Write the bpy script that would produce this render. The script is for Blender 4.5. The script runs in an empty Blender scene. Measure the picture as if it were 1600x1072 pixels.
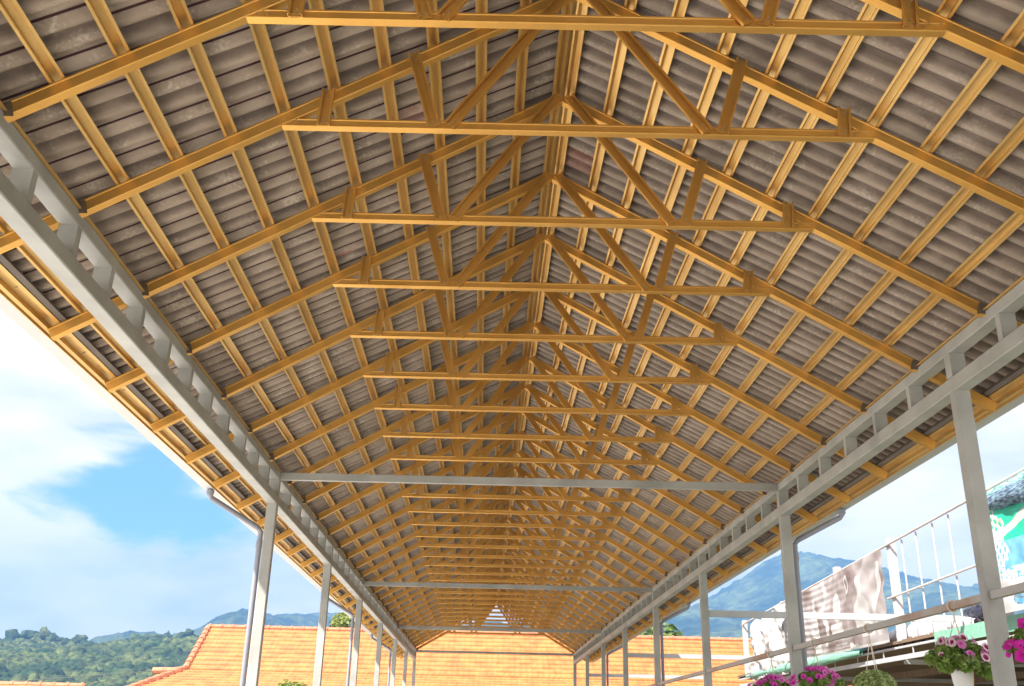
import bpy, math, random
import numpy as np
from mathutils import Vector, Matrix
random.seed(7); rng = np.random.default_rng(7)
sc = bpy.context.scene
COL = sc.collection
R = math.radians
G = 1.55                      # camera eye height above the ground

# ---------------------------------------------------------------- camera
def make_camera():
    yaw, pitch, roll, f = 0.0222, 0.3801, 0.0238, 1522.62
    cy, sy, cp, sp, cr, sr = math.cos(yaw), math.sin(yaw), math.cos(pitch), math.sin(pitch), math.cos(roll), math.sin(roll)
    F = Vector((sy*cp, cy*cp, sp)); R0 = Vector((cy, -sy, 0)); U0 = R0.cross(F)
    Rt = cr*R0 + sr*U0; U = -sr*R0 + cr*U0
    cam = bpy.data.cameras.new("camera"); o = bpy.data.objects.new("camera", cam); COL.objects.link(o)
    m = Matrix((Rt, U, -F)).transposed().to_4x4(); m.translation = Vector((-0.4144, 0, G))
    o.matrix_world = m
    cam.sensor_width = 36; cam.lens = f/1600*36; cam.clip_start = 0.05; cam.clip_end = 12000
    sc.camera = o
make_camera()

# ---------------------------------------------------------------- world, sun, exposure
SUN_EL, SUN_AZ = R(47), R(228)          # azimuth clockwise from +Y: behind the camera, to its left
sc.view_settings.view_transform = 'Standard'; sc.view_settings.look = 'None'
sc.view_settings.gamma = 1; sc.view_settings.exposure = 1.6
sc.view_settings.use_curve_mapping = False
def make_world():
    w = bpy.data.worlds.new("World"); sc.world = w; w.use_nodes = True
    nt = w.node_tree; N = nt.nodes; L = nt.links; N.clear()
    out = N.new('ShaderNodeOutputWorld'); bg = N.new('ShaderNodeBackground'); L.new(bg.outputs[0], out.inputs[0])
    sky = N.new('ShaderNodeTexSky'); sky.sky_type = 'NISHITA'; sky.sun_disc = False
    sky.sun_elevation = SUN_EL; sky.sun_rotation = SUN_AZ; sky.air_density = 1.0; sky.dust_density = 1.0; sky.ozone_density = 1.5
    tc = N.new('ShaderNodeTexCoord')
    mp = N.new('ShaderNodeMapping'); mp.inputs['Scale'].default_value = (1.5, 1.5, 4.2); mp.inputs['Location'].default_value = (.5, .2, .35)
    L.new(tc.outputs['Generated'], mp.inputs[0])
    n1 = N.new('ShaderNodeTexNoise'); n1.inputs['Scale'].default_value = 2.3; n1.inputs['Detail'].default_value = 7; n1.inputs['Roughness'].default_value = .55; n1.inputs['Distortion'].default_value = .35
    L.new(mp.outputs[0], n1.inputs[0])
    # an opening in the cloud towards the left of the hall
    dp = N.new('ShaderNodeVectorMath'); dp.operation = 'DISTANCE'; dp.inputs[1].default_value = (-.44, .83, .205)
    mp2 = N.new('ShaderNodeMapping'); mp2.inputs['Scale'].default_value = (1, 1, 4.2); L.new(tc.outputs['Generated'], mp2.inputs[0])
    dp.inputs[1].default_value = (-.345, .92, .192*4.2)
    L.new(mp2.outputs[0], dp.inputs[0])
    rg = N.new('ShaderNodeMapRange'); rg.inputs[1].default_value = .0; rg.inputs[2].default_value = .34; rg.inputs[3].default_value = -.12; rg.inputs[4].default_value = .20
    L.new(dp.outputs['Value'], rg.inputs[0])
    ad = N.new('ShaderNodeMath'); ad.operation = 'ADD'; L.new(n1.outputs[0], ad.inputs[0]); L.new(rg.outputs[0], ad.inputs[1])
    mk = N.new('ShaderNodeMapRange'); mk.interpolation_type = 'SMOOTHSTEP'; mk.inputs[1].default_value = .42; mk.inputs[2].default_value = .53
    L.new(ad.outputs[0], mk.inputs[0])
    n2 = N.new('ShaderNodeTexNoise'); n2.inputs['Scale'].default_value = 4.5; n2.inputs['Detail'].default_value = 6; L.new(mp.outputs[0], n2.inputs[0])
    cr = N.new('ShaderNodeValToRGB'); cr.color_ramp.elements[0].position = .30; cr.color_ramp.elements[1].position = .56
    cr.color_ramp.elements[0].color = (.36, .36, .355, 1); cr.color_ramp.elements[1].color = (.56, .50, .44, 1)
    L.new(n2.outputs[0], cr.inputs[0])
    sc1 = N.new('ShaderNodeVectorMath'); sc1.operation = 'SCALE'; sc1.inputs['Scale'].default_value = .058; L.new(sky.outputs[0], sc1.inputs[0])
    mul = N.new('ShaderNodeVectorMath'); mul.operation = 'MULTIPLY'; mul.inputs[1].default_value = (.88, 1.28, 1.10); L.new(sc1.outputs[0], mul.inputs[0])
    mx = N.new('ShaderNodeMix'); mx.data_type = 'RGBA'; L.new(mk.outputs[0], mx.inputs[0]); L.new(mul.outputs[0], mx.inputs[6]); L.new(cr.outputs[0], mx.inputs[7])
    L.new(mx.outputs[2], bg.inputs[0]); bg.inputs[1].default_value = 1.0
make_world()
sl = bpy.data.lights.new("sun", 'SUN'); sl.energy = 4.6; sl.angle = R(1.5); sl.color = (1, .95, .87)
so = bpy.data.objects.new("sun", sl); COL.objects.link(so)
sd = Vector((math.sin(SUN_AZ)*math.cos(SUN_EL), math.cos(SUN_AZ)*math.cos(SUN_EL), math.sin(SUN_EL)))
so.rotation_euler = sd.to_track_quat('Z', 'Y').to_euler(); so.location = (0, 0, 60)
cy_ = sc.cycles
cy_.max_bounces = 8; cy_.diffuse_bounces = 5; cy_.glossy_bounces = 4; cy_.volume_bounces = 2; cy_.caustics_reflective = False
cy_.sample_clamp_indirect = 6

# ---------------------------------------------------------------- materials
def mat(name, col, rough=.6, metal=0, spec=.5, var=0, vscale=4, vcol=None, bump=0, bscale=60, sub=0, stretch=(1,1,1), vlo=.38, vhi=.66, coord='Object'):
    m = bpy.data.materials.new(name); m.use_nodes = True; nt = m.node_tree; N = nt.nodes; L = nt.links
    b = N['Principled BSDF']; b.inputs['Base Color'].default_value = (*col, 1); b.inputs['Roughness'].default_value = rough
    b.inputs['Metallic'].default_value = metal; b.inputs['Specular IOR Level'].default_value = spec
    tc = N.new('ShaderNodeTexCoord'); mp = N.new('ShaderNodeMapping'); mp.inputs['Scale'].default_value = stretch
    if coord == 'World':
        ge = N.new('ShaderNodeNewGeometry'); L.new(ge.outputs['Position'], mp.inputs[0])
    else: L.new(tc.outputs[coord], mp.inputs[0])
    if var or vcol:
        n = N.new('ShaderNodeTexNoise'); n.inputs['Scale'].default_value = vscale; n.inputs['Detail'].default_value = 5; L.new(mp.outputs[0], n.inputs[0])
        r = N.new('ShaderNodeMapRange'); r.inputs[1].default_value = vlo; r.inputs[2].default_value = vhi; L.new(n.outputs[0], r.inputs[0])
        c2 = vcol or tuple(c*(1-var) for c in col)
        x = N.new('ShaderNodeMix'); x.data_type = 'RGBA'; x.inputs[6].default_value = (*col, 1); x.inputs[7].default_value = (*c2, 1)
        L.new(r.outputs[0], x.inputs[0]); L.new(x.outputs[2], b.inputs['Base Color'])
        m['mix'] = x.name
    if bump:
        n = N.new('ShaderNodeTexNoise'); n.inputs['Scale'].default_value = bscale; n.inputs['Detail'].default_value = 4; L.new(mp.outputs[0], n.inputs[0])
        bp = N.new('ShaderNodeBump'); bp.inputs['Strength'].default_value = bump; bp.inputs['Distance'].default_value = .01
        L.new(n.outputs[0], bp.inputs['Height']); L.new(bp.outputs[0], b.inputs['Normal'])
    if sub:
        b.inputs['Transmission Weight'].default_value = 0
        tr = N.new('ShaderNodeBsdfTranslucent'); mx = N.new('ShaderNodeMixShader'); mx.inputs[0].default_value = sub
        src = b.inputs['Base Color'].links[0].from_socket if b.inputs['Base Color'].links else None
        if src: L.new(src, tr.inputs[0])
        else: tr.inputs[0].default_value = (*col, 1)
        o = N['Material Output']; L.new(b.outputs[0], mx.inputs[1]); L.new(tr.outputs[0], mx.inputs[2]); L.new(mx.outputs[0], o.inputs[0])
    return m
GOLD = mat('gold_coated_steel', (.79, .46, .12), .48, .78, var=.3, vscale=3, vcol=(.68, .38, .09), bump=.12, bscale=22, stretch=(1, 1, 1), coord='World')
GOLD2 = mat('gold_coated_batten', (.80, .53, .19), .36, .52, vcol=(.66, .41, .13), vscale=2.2, bump=.25, bscale=16, stretch=(1, .6, 1), coord='World')
BRKT = mat('dull_bracket_steel', (.17, .13, .09), .6, .3)
STRIP = mat('grey_brown_eave_strip', (.21, .175, .15), .75, var=.2, vscale=3)
SCREW = mat('screw_steel', (.55, .50, .42), .35, .8)
GREY = mat('grey_painted_steel', (.42, .425, .405), .5, 0, var=.24, vscale=3.2, bump=.06, bscale=35, coord='World')
PVC = mat('grey_pvc_pipe', (.30, .31, .37), .4)
GUT = mat('white_gutter_metal', (.50, .52, .53), .45, var=.08, vscale=2)
DARK = mat('dark_gap_shade', (.06, .05, .05), .8)
WHITEP = mat('white_paint', (.46, .47, .49), .5, var=.12, vscale=3)
RUST = mat('weathered_white_tube', (.50, .46, .44), .55, vcol=(.50, .24, .15), vscale=2.5, vlo=.56, vhi=.68, coord='World')
RAIL = mat('weathered_grey_tube', (.42, .41, .39), .5, vcol=(.38, .24, .17), vscale=1.4, vlo=.5, vhi=.62, coord='World')
CLAY = mat('orange_clay_tile', (.55, .205, .06), .7, vcol=(.42, .135, .042), vscale=2.4, bump=.2, bscale=30, coord='World')
CLAY2 = mat('weathered_clay_ridge', (.62, .24, .13), .75, var=.35, vscale=5)
FLOOR = mat('worn_floor_concrete', (.55, .51, .455), .8, var=.25, vscale=.8, bump=.1, bscale=30)
CONC = mat('pale_concrete', (.76, .73, .68), .85, var=.2, vscale=.6, bump=.1, bscale=30)
EARTH = mat('earth_and_grass', (.16, .18, .07), .9, vcol=(.24, .21, .13), vscale=.05, coord='World')
WALLM = mat('cream_plaster', (.6, .56, .46), .9, var=.1, vscale=1)
BROWNW = mat('brown_shed_boards', (.15, .095, .06), .8, vcol=(.23, .15, .09), vscale=3, stretch=(1, 8, 1))
OCHRE = mat('ochre_timber', (.36, .17, .05), .7, var=.3, vscale=4)
MINT = mat('mint_green_tarp', (.22, .46, .34), .55, vcol=(.16, .38, .28), vscale=14, bump=.5, bscale=30)
LEAF = mat('petunia_leaf', (.17, .29, .05), .55, vcol=(.34, .46, .10), vscale=18, sub=.3)
LEAF2 = mat('clipped_shrub_leaf', (.32, .42, .12), .55, vcol=(.70, .78, .40), vscale=22, sub=.25)
TREEL = mat('tree_leaf', (.07, .13, .02), .6, vcol=(.17, .24, .05), vscale=.9, sub=.25)
TREEY = mat('yellow_green_leaf', (.15, .20, .03), .6, vcol=(.29, .32, .07), vscale=1.2, sub=.3)
BARK = mat('bark', (.16, .11, .07), .9, var=.3)
POTW = mat('white_plastic_pot', (.80, .79, .79), .4)
CORD = mat('pale_cord', (.72, .62, .52), .7)
WIRE = mat('dark_cable', (.04, .045, .05), .6)
MAG = mat('magenta_petal', (.80, .03, .50), .6, sub=.25)
PINK = mat('pink_petal', (.75, .25, .55), .6, sub=.25)
DEEP = mat('deep_wine_petal', (.32, .01, .10), .6, sub=.1)
ROSE = mat('purple_rose_petal', (.66, .10, .46), .6, sub=.2)
PALE = mat('pale_petal_edge', (.85, .62, .72), .6, sub=.2)
BANB = mat('faded_brown_banner', (.23, .17, .155), .55, vcol=(.46, .43, .43), vscale=1.6, vlo=.36, vhi=.6, sub=.3)
BANW = mat('white_banner_print', (.60, .59, .585), .55, var=.08, vscale=4, sub=.3)
BAND = mat('dark_banner_print', (.22, .23, .25), .6)
TEAL = mat('teal_net', (.03, .20, .16), .7, vcol=(.40, .62, .56), vscale=14, stretch=(1, 1, 2.5))
NAVY = mat('navy_net', (.03, .04, .11), .7, vcol=(.26, .42, .50), vscale=16, stretch=(1, .7, 3.5))
GREENP = mat('emerald_print', (.01, .42, .26), .5)
BLUEP = mat('blue_print', (.05, .22, .38), .5, vcol=(.16, .40, .52), vscale=4)
LILAC = mat('grey_lilac_plastic', (.55, .55, .62), .35, vcol=(.78, .74, .76), vscale=3, bump=.2, bscale=6)
BLACKT = mat('black_tarp', (.025, .03, .06), .3, var=.3)

def tile_material():
    m = mat('underside_of_brown_tiles', (.175, .142, .118), .88, bump=.25, bscale=70, coord='World')
    nt = m.node_tree; N = nt.nodes; L = nt.links; b = N['Principled BSDF']
    ge = N.new('ShaderNodeNewGeometry')
    at = N.new('ShaderNodeAttribute'); at.attribute_name = 'tint'
    base = N.new('ShaderNodeMix'); base.data_type = 'RGBA'; base.inputs[6].default_value = (.33, .265, .21, 1); base.inputs[7].default_value = (.43, .35, .285, 1)
    L.new(at.outputs['Fac'], base.inputs[0])
    # lime bloom: small irregular pale blotches
    n1 = N.new('ShaderNodeTexNoise'); n1.inputs['Scale'].default_value = 55; n1.inputs['Detail'].default_value = 4; L.new(ge.outputs['Position'], n1.inputs[0])
    n2 = N.new('ShaderNodeTexNoise'); n2.inputs['Scale'].default_value = 6.0; n2.inputs['Detail'].default_value = 4; L.new(ge.outputs['Position'], n2.inputs[0])
    mu = N.new('ShaderNodeMath'); mu.operation = 'MULTIPLY'; L.new(n1.outputs[0], mu.inputs[0]); L.new(n2.outputs[0], mu.inputs[1])
    r = N.new('ShaderNodeMapRange'); r.inputs[1].default_value = .29; r.inputs[2].default_value = .40; r.inputs[4].default_value = .6; L.new(mu.outputs[0], r.inputs[0])
    x = N.new('ShaderNodeMix'); x.data_type = 'RGBA'; L.new(r.outputs[0], x.inputs[0]); L.new(base.outputs[2], x.inputs[6]); x.inputs[7].default_value = (.58, .51, .43, 1)
    # darker bands along the tile flutes: shade put into the colour, noise-broken
    at3 = N.new('ShaderNodeAttribute'); at3.attribute_name = 'flute_shade'
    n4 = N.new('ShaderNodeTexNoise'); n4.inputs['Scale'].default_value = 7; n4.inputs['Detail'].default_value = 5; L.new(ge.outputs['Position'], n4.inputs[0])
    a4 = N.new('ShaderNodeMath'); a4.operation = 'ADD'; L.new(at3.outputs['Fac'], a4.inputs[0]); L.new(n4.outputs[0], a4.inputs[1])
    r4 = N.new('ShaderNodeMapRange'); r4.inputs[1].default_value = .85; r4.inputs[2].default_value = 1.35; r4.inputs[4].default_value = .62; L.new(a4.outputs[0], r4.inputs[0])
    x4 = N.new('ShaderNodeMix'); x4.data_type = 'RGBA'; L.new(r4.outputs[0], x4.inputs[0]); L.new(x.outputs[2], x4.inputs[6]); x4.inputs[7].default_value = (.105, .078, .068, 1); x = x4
    # red marks left by the tile glaze on single tiles
    at2 = N.new('ShaderNodeAttribute'); at2.attribute_name = 'redmark'
    n3 = N.new('ShaderNodeTexNoise'); n3.inputs['Scale'].default_value = 9; L.new(ge.outputs['Position'], n3.inputs[0])
    r3 = N.new('ShaderNodeMapRange'); r3.inputs[1].default_value = .30; r3.inputs[2].default_value = .5; L.new(n3.outputs[0], r3.inputs[0])
    m3 = N.new('ShaderNodeMath'); m3.operation = 'MULTIPLY'; L.new(at2.outputs['Fac'], m3.inputs[0]); L.new(r3.outputs[0], m3.inputs[1])
    y = N.new('ShaderNodeMix'); y.data_type = 'RGBA'; L.new(m3.outputs[0], y.inputs[0]); L.new(x.outputs[2], y.inputs[6]); y.inputs[7].default_value = (.36, .022, .03, 1)
    L.new(y.outputs[2], b.inputs['Base Color'])
    return m
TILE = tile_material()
TEDGE = mat('dark_red_tile_edge', (.06, .011, .016), .6)
TILETOP = mat('brown_red_tile_top', (.25, .09, .06), .6, var=.3, vscale=4)

def forest_mat(name, a, b_, s):
    m = mat(name, a, .85, vcol=b_, vscale=s, vlo=.40, vhi=.62, coord='World'); nt = m.node_tree; N = nt.nodes; L = nt.links
    b = N['Principled BSDF']; b.inputs['Specular IOR Level'].default_value = .1
    ge = N.new('ShaderNodeNewGeometry'); n = N.new('ShaderNodeTexNoise'); n.inputs['Scale'].default_value = s*6; n.inputs['Detail'].default_value = 4
    L.new(ge.outputs['Position'], n.inputs[0])
    hs = N.new('ShaderNodeHueSaturation'); r = N.new('ShaderNodeMapRange'); r.inputs[1].default_value = .3; r.inputs[2].default_value = .7; r.inputs[3].default_value = .45; r.inputs[4].default_value = 1.5
    L.new(n.outputs[0], r.inputs[0]); L.new(r.outputs[0], hs.inputs['Value'])
    src = b.inputs['Base Color'].links[0].from_socket; L.new(src, hs.inputs['Color']); L.new(hs.outputs[0], b.inputs['Base Color'])
    bn = N.new('ShaderNodeBump'); bn.inputs['Strength'].default_value = .8; bn.inputs['Distance'].default_value = 1.2 if s > .03 else 9; L.new(n.outputs[0], bn.inputs['Height']); L.new(bn.outputs[0], b.inputs['Normal'])
    return m
FOR1 = forest_mat('hill_forest', (.025, .048, .016), (.095, .115, .035), .07)
FOR2 = forest_mat('mountain_forest', (.020, .040, .018), (.085, .11, .04), .016)

# ---------------------------------------------------------------- mesh helpers
class MB:
    def __init__(s): s.v = []; s.f = []; s.m = []
    def add(s, V, F, mi=0):
        k = len(s.v); s.v += [tuple(p) for p in V]; s.f += [tuple(i+k for i in f) for f in F]; s.m += [mi]*len(F); return s
    def box(s, a, b, mi=0):
        (x0, y0, z0), (x1, y1, z1) = a, b
        V = [(x0,y0,z0),(x1,y0,z0),(x1,y1,z0),(x0,y1,z0),(x0,y0,z1),(x1,y0,z1),(x1,y1,z1),(x0,y1,z1)]
        return s.add(V, [(0,3,2,1),(4,5,6,7),(0,1,5,4),(1,2,6,5),(2,3,7,6),(3,0,4,7)], mi)
    def prof(s, P, A, B, S, T, mi=0):      # closed profile P[(s,t)] swept from A to B in axes S,T
        A, B, S, T = map(Vector, (A, B, S, T)); n = len(P)
        V = [A+S*p+T*q for p, q in P]+[B+S*p+T*q for p, q in P]
        F = [(i, (i+1) % n, n+(i+1) % n, n+i) for i in range(n)]
        s.add(V, F, mi); k = len(s.v)-2*n
        s.f += [tuple(k+i for i in range(n-1, -1, -1)), tuple(k+n+i for i in range(n))]; s.m += [mi, mi]; return s
    def tube(s, pts, r, n=8, mi=0, r2=None):
        pts = [Vector(p) for p in pts]; rings = []
        for i, p in enumerate(pts):
            d = (pts[min(i+1, len(pts)-1)]-pts[max(i-1, 0)]).normalized()
            a = d.cross(Vector((0, 0, 1))) if abs(d.z) < .95 else d.cross(Vector((0, 1, 0))); a.normalize(); b = d.cross(a)
            rr = r if r2 is None else r+(r2-r)*i/(len(pts)-1)
            rings.append([p+(a*math.cos(2*math.pi*k/n)+b*math.sin(2*math.pi*k/n))*rr for k in range(n)])
        V = [p for ring in rings for p in ring]; F = []
        for i in range(len(pts)-1):
            for k in range(n): F.append((i*n+k, i*n+(k+1) % n, (i+1)*n+(k+1) % n, (i+1)*n+k))
        F += [tuple(range(n-1, -1, -1)), tuple((len(pts)-1)*n+k for k in range(n))]
        return s.add(V, F, mi)
    def data(s, name, mats):
        me = bpy.data.meshes.new(name); me.from_pydata(s.v, [], s.f); me.update()
        for m in (mats if isinstance(mats, (list, tuple)) else [mats]): me.materials.append(m)
        if len(me.materials) > 1: me.polygons.foreach_set('material_index', s.m)
        return me
    def build(s, name, mats, parent=None, loc=None, smooth=False):
        me = s.data(name, mats)
        if smooth: me.polygons.foreach_set('use_smooth', [True]*len(me.polygons))
        return link(name, me, parent, loc)
def link(name, me, parent=None, loc=None, rz=0):
    o = bpy.data.objects.new(name, me); COL.objects.link(o)
    if parent: o.parent = parent
    if loc: o.location = loc
    o.rotation_euler.z = rz
    return o
def tag(o, label=None, cat=None, group=None, kind=None):
    for k, v in (('label', label), ('category', cat), ('group', group), ('kind', kind)):
        if v: o[k] = v
    return o
def empty(name, loc, label, cat, group=None, rz=0):
    o = bpy.data.objects.new(name, None); COL.objects.link(o); o.location = loc; o.rotation_euler.z = rz; o.empty_display_size = .1
    return tag(o, label, cat, group)
def np_mesh(name, V, F, mats, mi=None, smooth=False, parent=None):
    V = np.asarray(V, np.float32); F = np.asarray(F, np.int32); k = F.shape[1]
    me = bpy.data.meshes.new(name); me.vertices.add(len(V)); me.vertices.foreach_set('co', V.ravel())
    me.loops.add(F.size); me.loops.foreach_set('vertex_index', F.ravel())
    me.polygons.add(len(F)); me.polygons.foreach_set('loop_start', np.arange(0, F.size, k, dtype=np.int32))
    for m in (mats if isinstance(mats, (list, tuple)) else [mats]): me.materials.append(m)
    if mi is not None: me.polygons.foreach_set('material_index', np.asarray(mi, np.int32))
    if smooth: me.polygons.foreach_set('use_smooth', np.ones(len(F), bool))
    me.update(calc_edges=True); me.validate()
    return link(name, me, parent)
def grid_faces(nu, nv):
    i, j = np.meshgrid(np.arange(nu-1), np.arange(nv-1), indexing='ij'); a = (i*nv+j).ravel()
    return np.stack([a, a+nv, a+nv+1, a+1], 1)

# ---------------------------------------------------------------- ground
tag(MB().box((-3000, -400, -.3), (3000, 4200, -.012)).build('ground', EARTH), kind='structure')
tag(MB().box((-45, -40, -.2), (3.4, 34, -.004)).box((3.4, -40, -.2), (45, 1.5, -.004)).build('yard', CONC), kind='structure')
tag(MB().box((-3.0, -9, -.2), (3.0, 33, .0)).build('floor', FLOOR), kind='structure')

# ================================================================ THE PAVILION
SK = -0.0276
PV = empty('steel_pavilion', (0, 0, 0), 'long open-sided pavilion of golden steel trusses under brown tiles on grey posts', 'pavilion')
H = 2.383+G                           # top of the ladder beams
ZT = lambda x: 2.995+.578*(1.54-abs(x))+G    # top edge of the rafters
SLc, SLs = math.cos(math.atan(.578)), math.sin(math.atan(.578))
YK = [9.5938+3.8184*k for k in range(-1, 7)]       # post lines that carry a pair of posts
YT = {1: 3.4555, 2: 4.29, 3: 5.2778, 4: 6.2299, 5: 7.1877, 6: 8.1323, 7: 9.0642, 8: 10.0138, 9: 10.9561, 10: 11.92, 11: 12.8911, 12: 13.8687,
      13: 14.8064, 14: 15.7926, 15: 16.70, 16: 17.7147, 17: 18.71, 18: 19.75, 19: 20.72}
for n in range(20, 32): YT[n] = 20.72+(n-19)*.976
for n in range(0, -12, -1): YT[n] = 3.4555-.95*(1-n)
YEND = YT[31]+.28; YBEG = YT[-11]-.3

# C-section profiles: s across the member, t through the wall
def cprof(h, w, lip=.011, t=.0022, c=.004):
    e = min(.011, h*.2); g = .0028
    o = [(0, w), (0, c), (c, 0), (e, 0), (e+.003, g), (h-e-.003, g), (h-e, 0), (h-c, 0), (h, c), (h, w), (h-lip, w), (h-lip, w-t), (h-t, w-t), (h-t, c+t*.5), (h-c-t*.4, t+g), (c+t*.4, t+g), (t, c+t*.5), (t, w-t), (lip, w-t), (lip, w)]
    return o
XA = 1.5265; ZC = 2.907+G
def line_dir(a, b): d = Vector(b)-Vector(a); return d.normalized()
def chord_mesh():
    b = MB(); b.prof(cprof(.053, .042), (-XA-.017, 0, ZC), (XA+.017, 0, ZC), (0, 0, 1), (0, 1, 0))
    for s in (-1, 1):                                    # screw heads at the joint with the rafter
        for dx, dz in ((-.03, .02), (-.055, .035), (-.08, .018), (.0, .035)):
            p = (s*(XA+dx), -.0045, ZC+dz+.004); b.tube([p, (p[0], .0, p[2])], .0045, 6, 1)
    return b.data('bottom_chord', [GOLD, SCREW])
def rafter_mesh(s):
    h = .071; b = MB(); xo = 3.02
    A = Vector((0, 0, ZT(0)-.0)); B = Vector((s*xo, 0, ZT(xo)))
    d = (B-A).normalized(); up = Vector((s*SLs, 0, SLc))
    P = cprof(h, .044)
    b.prof([(p-h, q) for p, q in P], A+d*.03, B, up, (0, 1, 0))
    return b.data('rafter', [GOLD])
def brace_mesh(a, b_, w=.062, y0=-.002, screws=True):
    a = Vector((a[0], 0, a[1])); c = Vector((b_[0], 0, b_[1])); d = (c-a).normalized(); sd_ = Vector((-d.z, 0, d.x))
    b = MB(); P = cprof(w, .024, lip=.012)
    b.prof([(p-w/2, y0-q) for p, q in P], a, c, sd_, (0, 1, 0))
    if screws:
        for end, sg in ((a, 1), (c, -1)):
            for u, v in ((.02, .014), (.02, -.014), (.045, 0)):
                p = end+d*u*sg+sd_*v; b.tube([(p.x, y0-.0105, p.z), (p.x, y0-.0023, p.z)], .0048, 6, 1)
    return b.data('web_brace', [GOLD, SCREW])
def bracket_mesh(s):
    b = MB(); x = s*2.5; z = H
    b.box((min(x, x+s*.1)+.002, -.03, z+.001), (max(x, x+s*.1)-.002, .06, z+.008))
    b.prof([(-.045, 0), (.05, 0), (.05, .05), (-.02, .075)], (x, -.008, z-.02), (x, -.004, z-.02), (s*1, 0, 0), (0, 0, 1))
    return b.data('bearing_bracket', [BRKT])
CH = chord_mesh(); RF = {s: rafter_mesh(s) for s in (-1, 1)}; BK = {s: bracket_mesh(s) for s in (-1, 1)}
BR = []
for s in (-1, 1):
    xb_, xt_ = (1.325, 1.315) if s < 0 else (1.382, 1.394)
    BR += [brace_mesh((s*xb_, ZC+.003), (s*xt_, ZT(xt_)+.004), .066),
           brace_mesh((s*.75, ZC+.008), (s*.882, ZT(.882)+.006), .064),
           brace_mesh((s*.672, ZC+.010), (s*.035, ZT(.035)-.03), .064, y0=-.002 if s < 0 else -.0055)]
for n in sorted(YT):
    rz = math.atan(SK)+random.gauss(0, .0012)
    c = link('roof_truss', CH, PV, (random.gauss(0, .003), YT[n], random.gauss(0, .0015)), rz)
    for me in BR: link('web_brace', me, c)
    for s in (-1, 1): link('rafter', RF[s], c, (0, .0025*s, 0)); link('bearing_bracket', BK[s], c)

# ladder beams along both sides, with their uprights
LV = [9.159, 8.663, 8.135, 7.541, 7.003, 6.456, 5.93, 5.395, 4.858, 4.379, 3.852, 3.34, 2.8, 2.27, 1.7, 1.15, .6, .05, -.5]+[-1.1-.6*j for j in range(11)]
for s in (-1, 1):
    xa, xb = sorted((s*2.5, s*2.6)); y1 = YEND-.12
    b = MB(); c = .006
    for z0, z1 in ((H-.0733, H), (H-.3222, H-.23)):
        P = [(0, c), (c, 0), (.1-c, 0), (.1, c), (.1, z1-z0-c), (.1-c, z1-z0), (c, z1-z0), (0, z1-z0-c)]
        b.prof(P, (xa, YBEG+.2, z0), (xa, y1, z0), (1, 0, 0), (0, 0, 1))
    L_ = b.build('ladder_beam', GREY, PV)
    ys = []
    for k, y in enumerate(YK[:-1]):
        if s < 0 and k == 0: continue
        ys += [y-s*SK*-2.5+ (3.8184/6)*j for j in range(1, 6)]
    if s < 0: ys += LV
    else: ys += [YK[0]+SK*2.5-(3.8184/6)*j for j in range(1, 6)]+[1.9-.636*j for j in range(0, 15)]
    v = MB().box((xa+.002, 0, H-.231), (xb-.002, .05, H-.072)).data('upright', [GREY])
    for y in ys: link('upright', v, L_, (0, y, 0))
def yk(k, s): return YK[k]+SK*2.5*s
def post(s, y):
    xa, xb = sorted((s*2.5, s*2.6)); b = MB(); c = .007
    P = [(0, c), (c, 0), (.1-c, 0), (.1, c), (.1, .08-c), (.1-c, .08), (c, .08), (0, .08-c)]
    b.prof(P, (xa, y, 0), (xa, y, H-.3225), (1, 0, 0), (0, 1, 0))
    b.box((xa+.001, y+.001, H-.2305), (xb-.001, y+.079, H-.0728))
    b.box((xa-.05, y-.05, .001), (xb+.05, y+.13, .012))
    b.build('post', GREY, PV)
for k in range(len(YK)):
    post(1, yk(k, 1))
    if k > 0: post(-1, yk(k, -1))
post(1, 1.88); post(-1, 1.0); post(1, -2.0); post(-1, -2.8); post(1, -5.8); post(-1, -6.6)
# tie beams at every second post line
for k in (1, 3, 5, 7):
    b = MB(); b.box((-2.499, -.0, H-.0725), (2.499, .05, H-.001))
    link('tie_beam', b.data('tie_beam', [GREY]), PV, (0, YK[k]+.015, 0), math.atan(SK))
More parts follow.
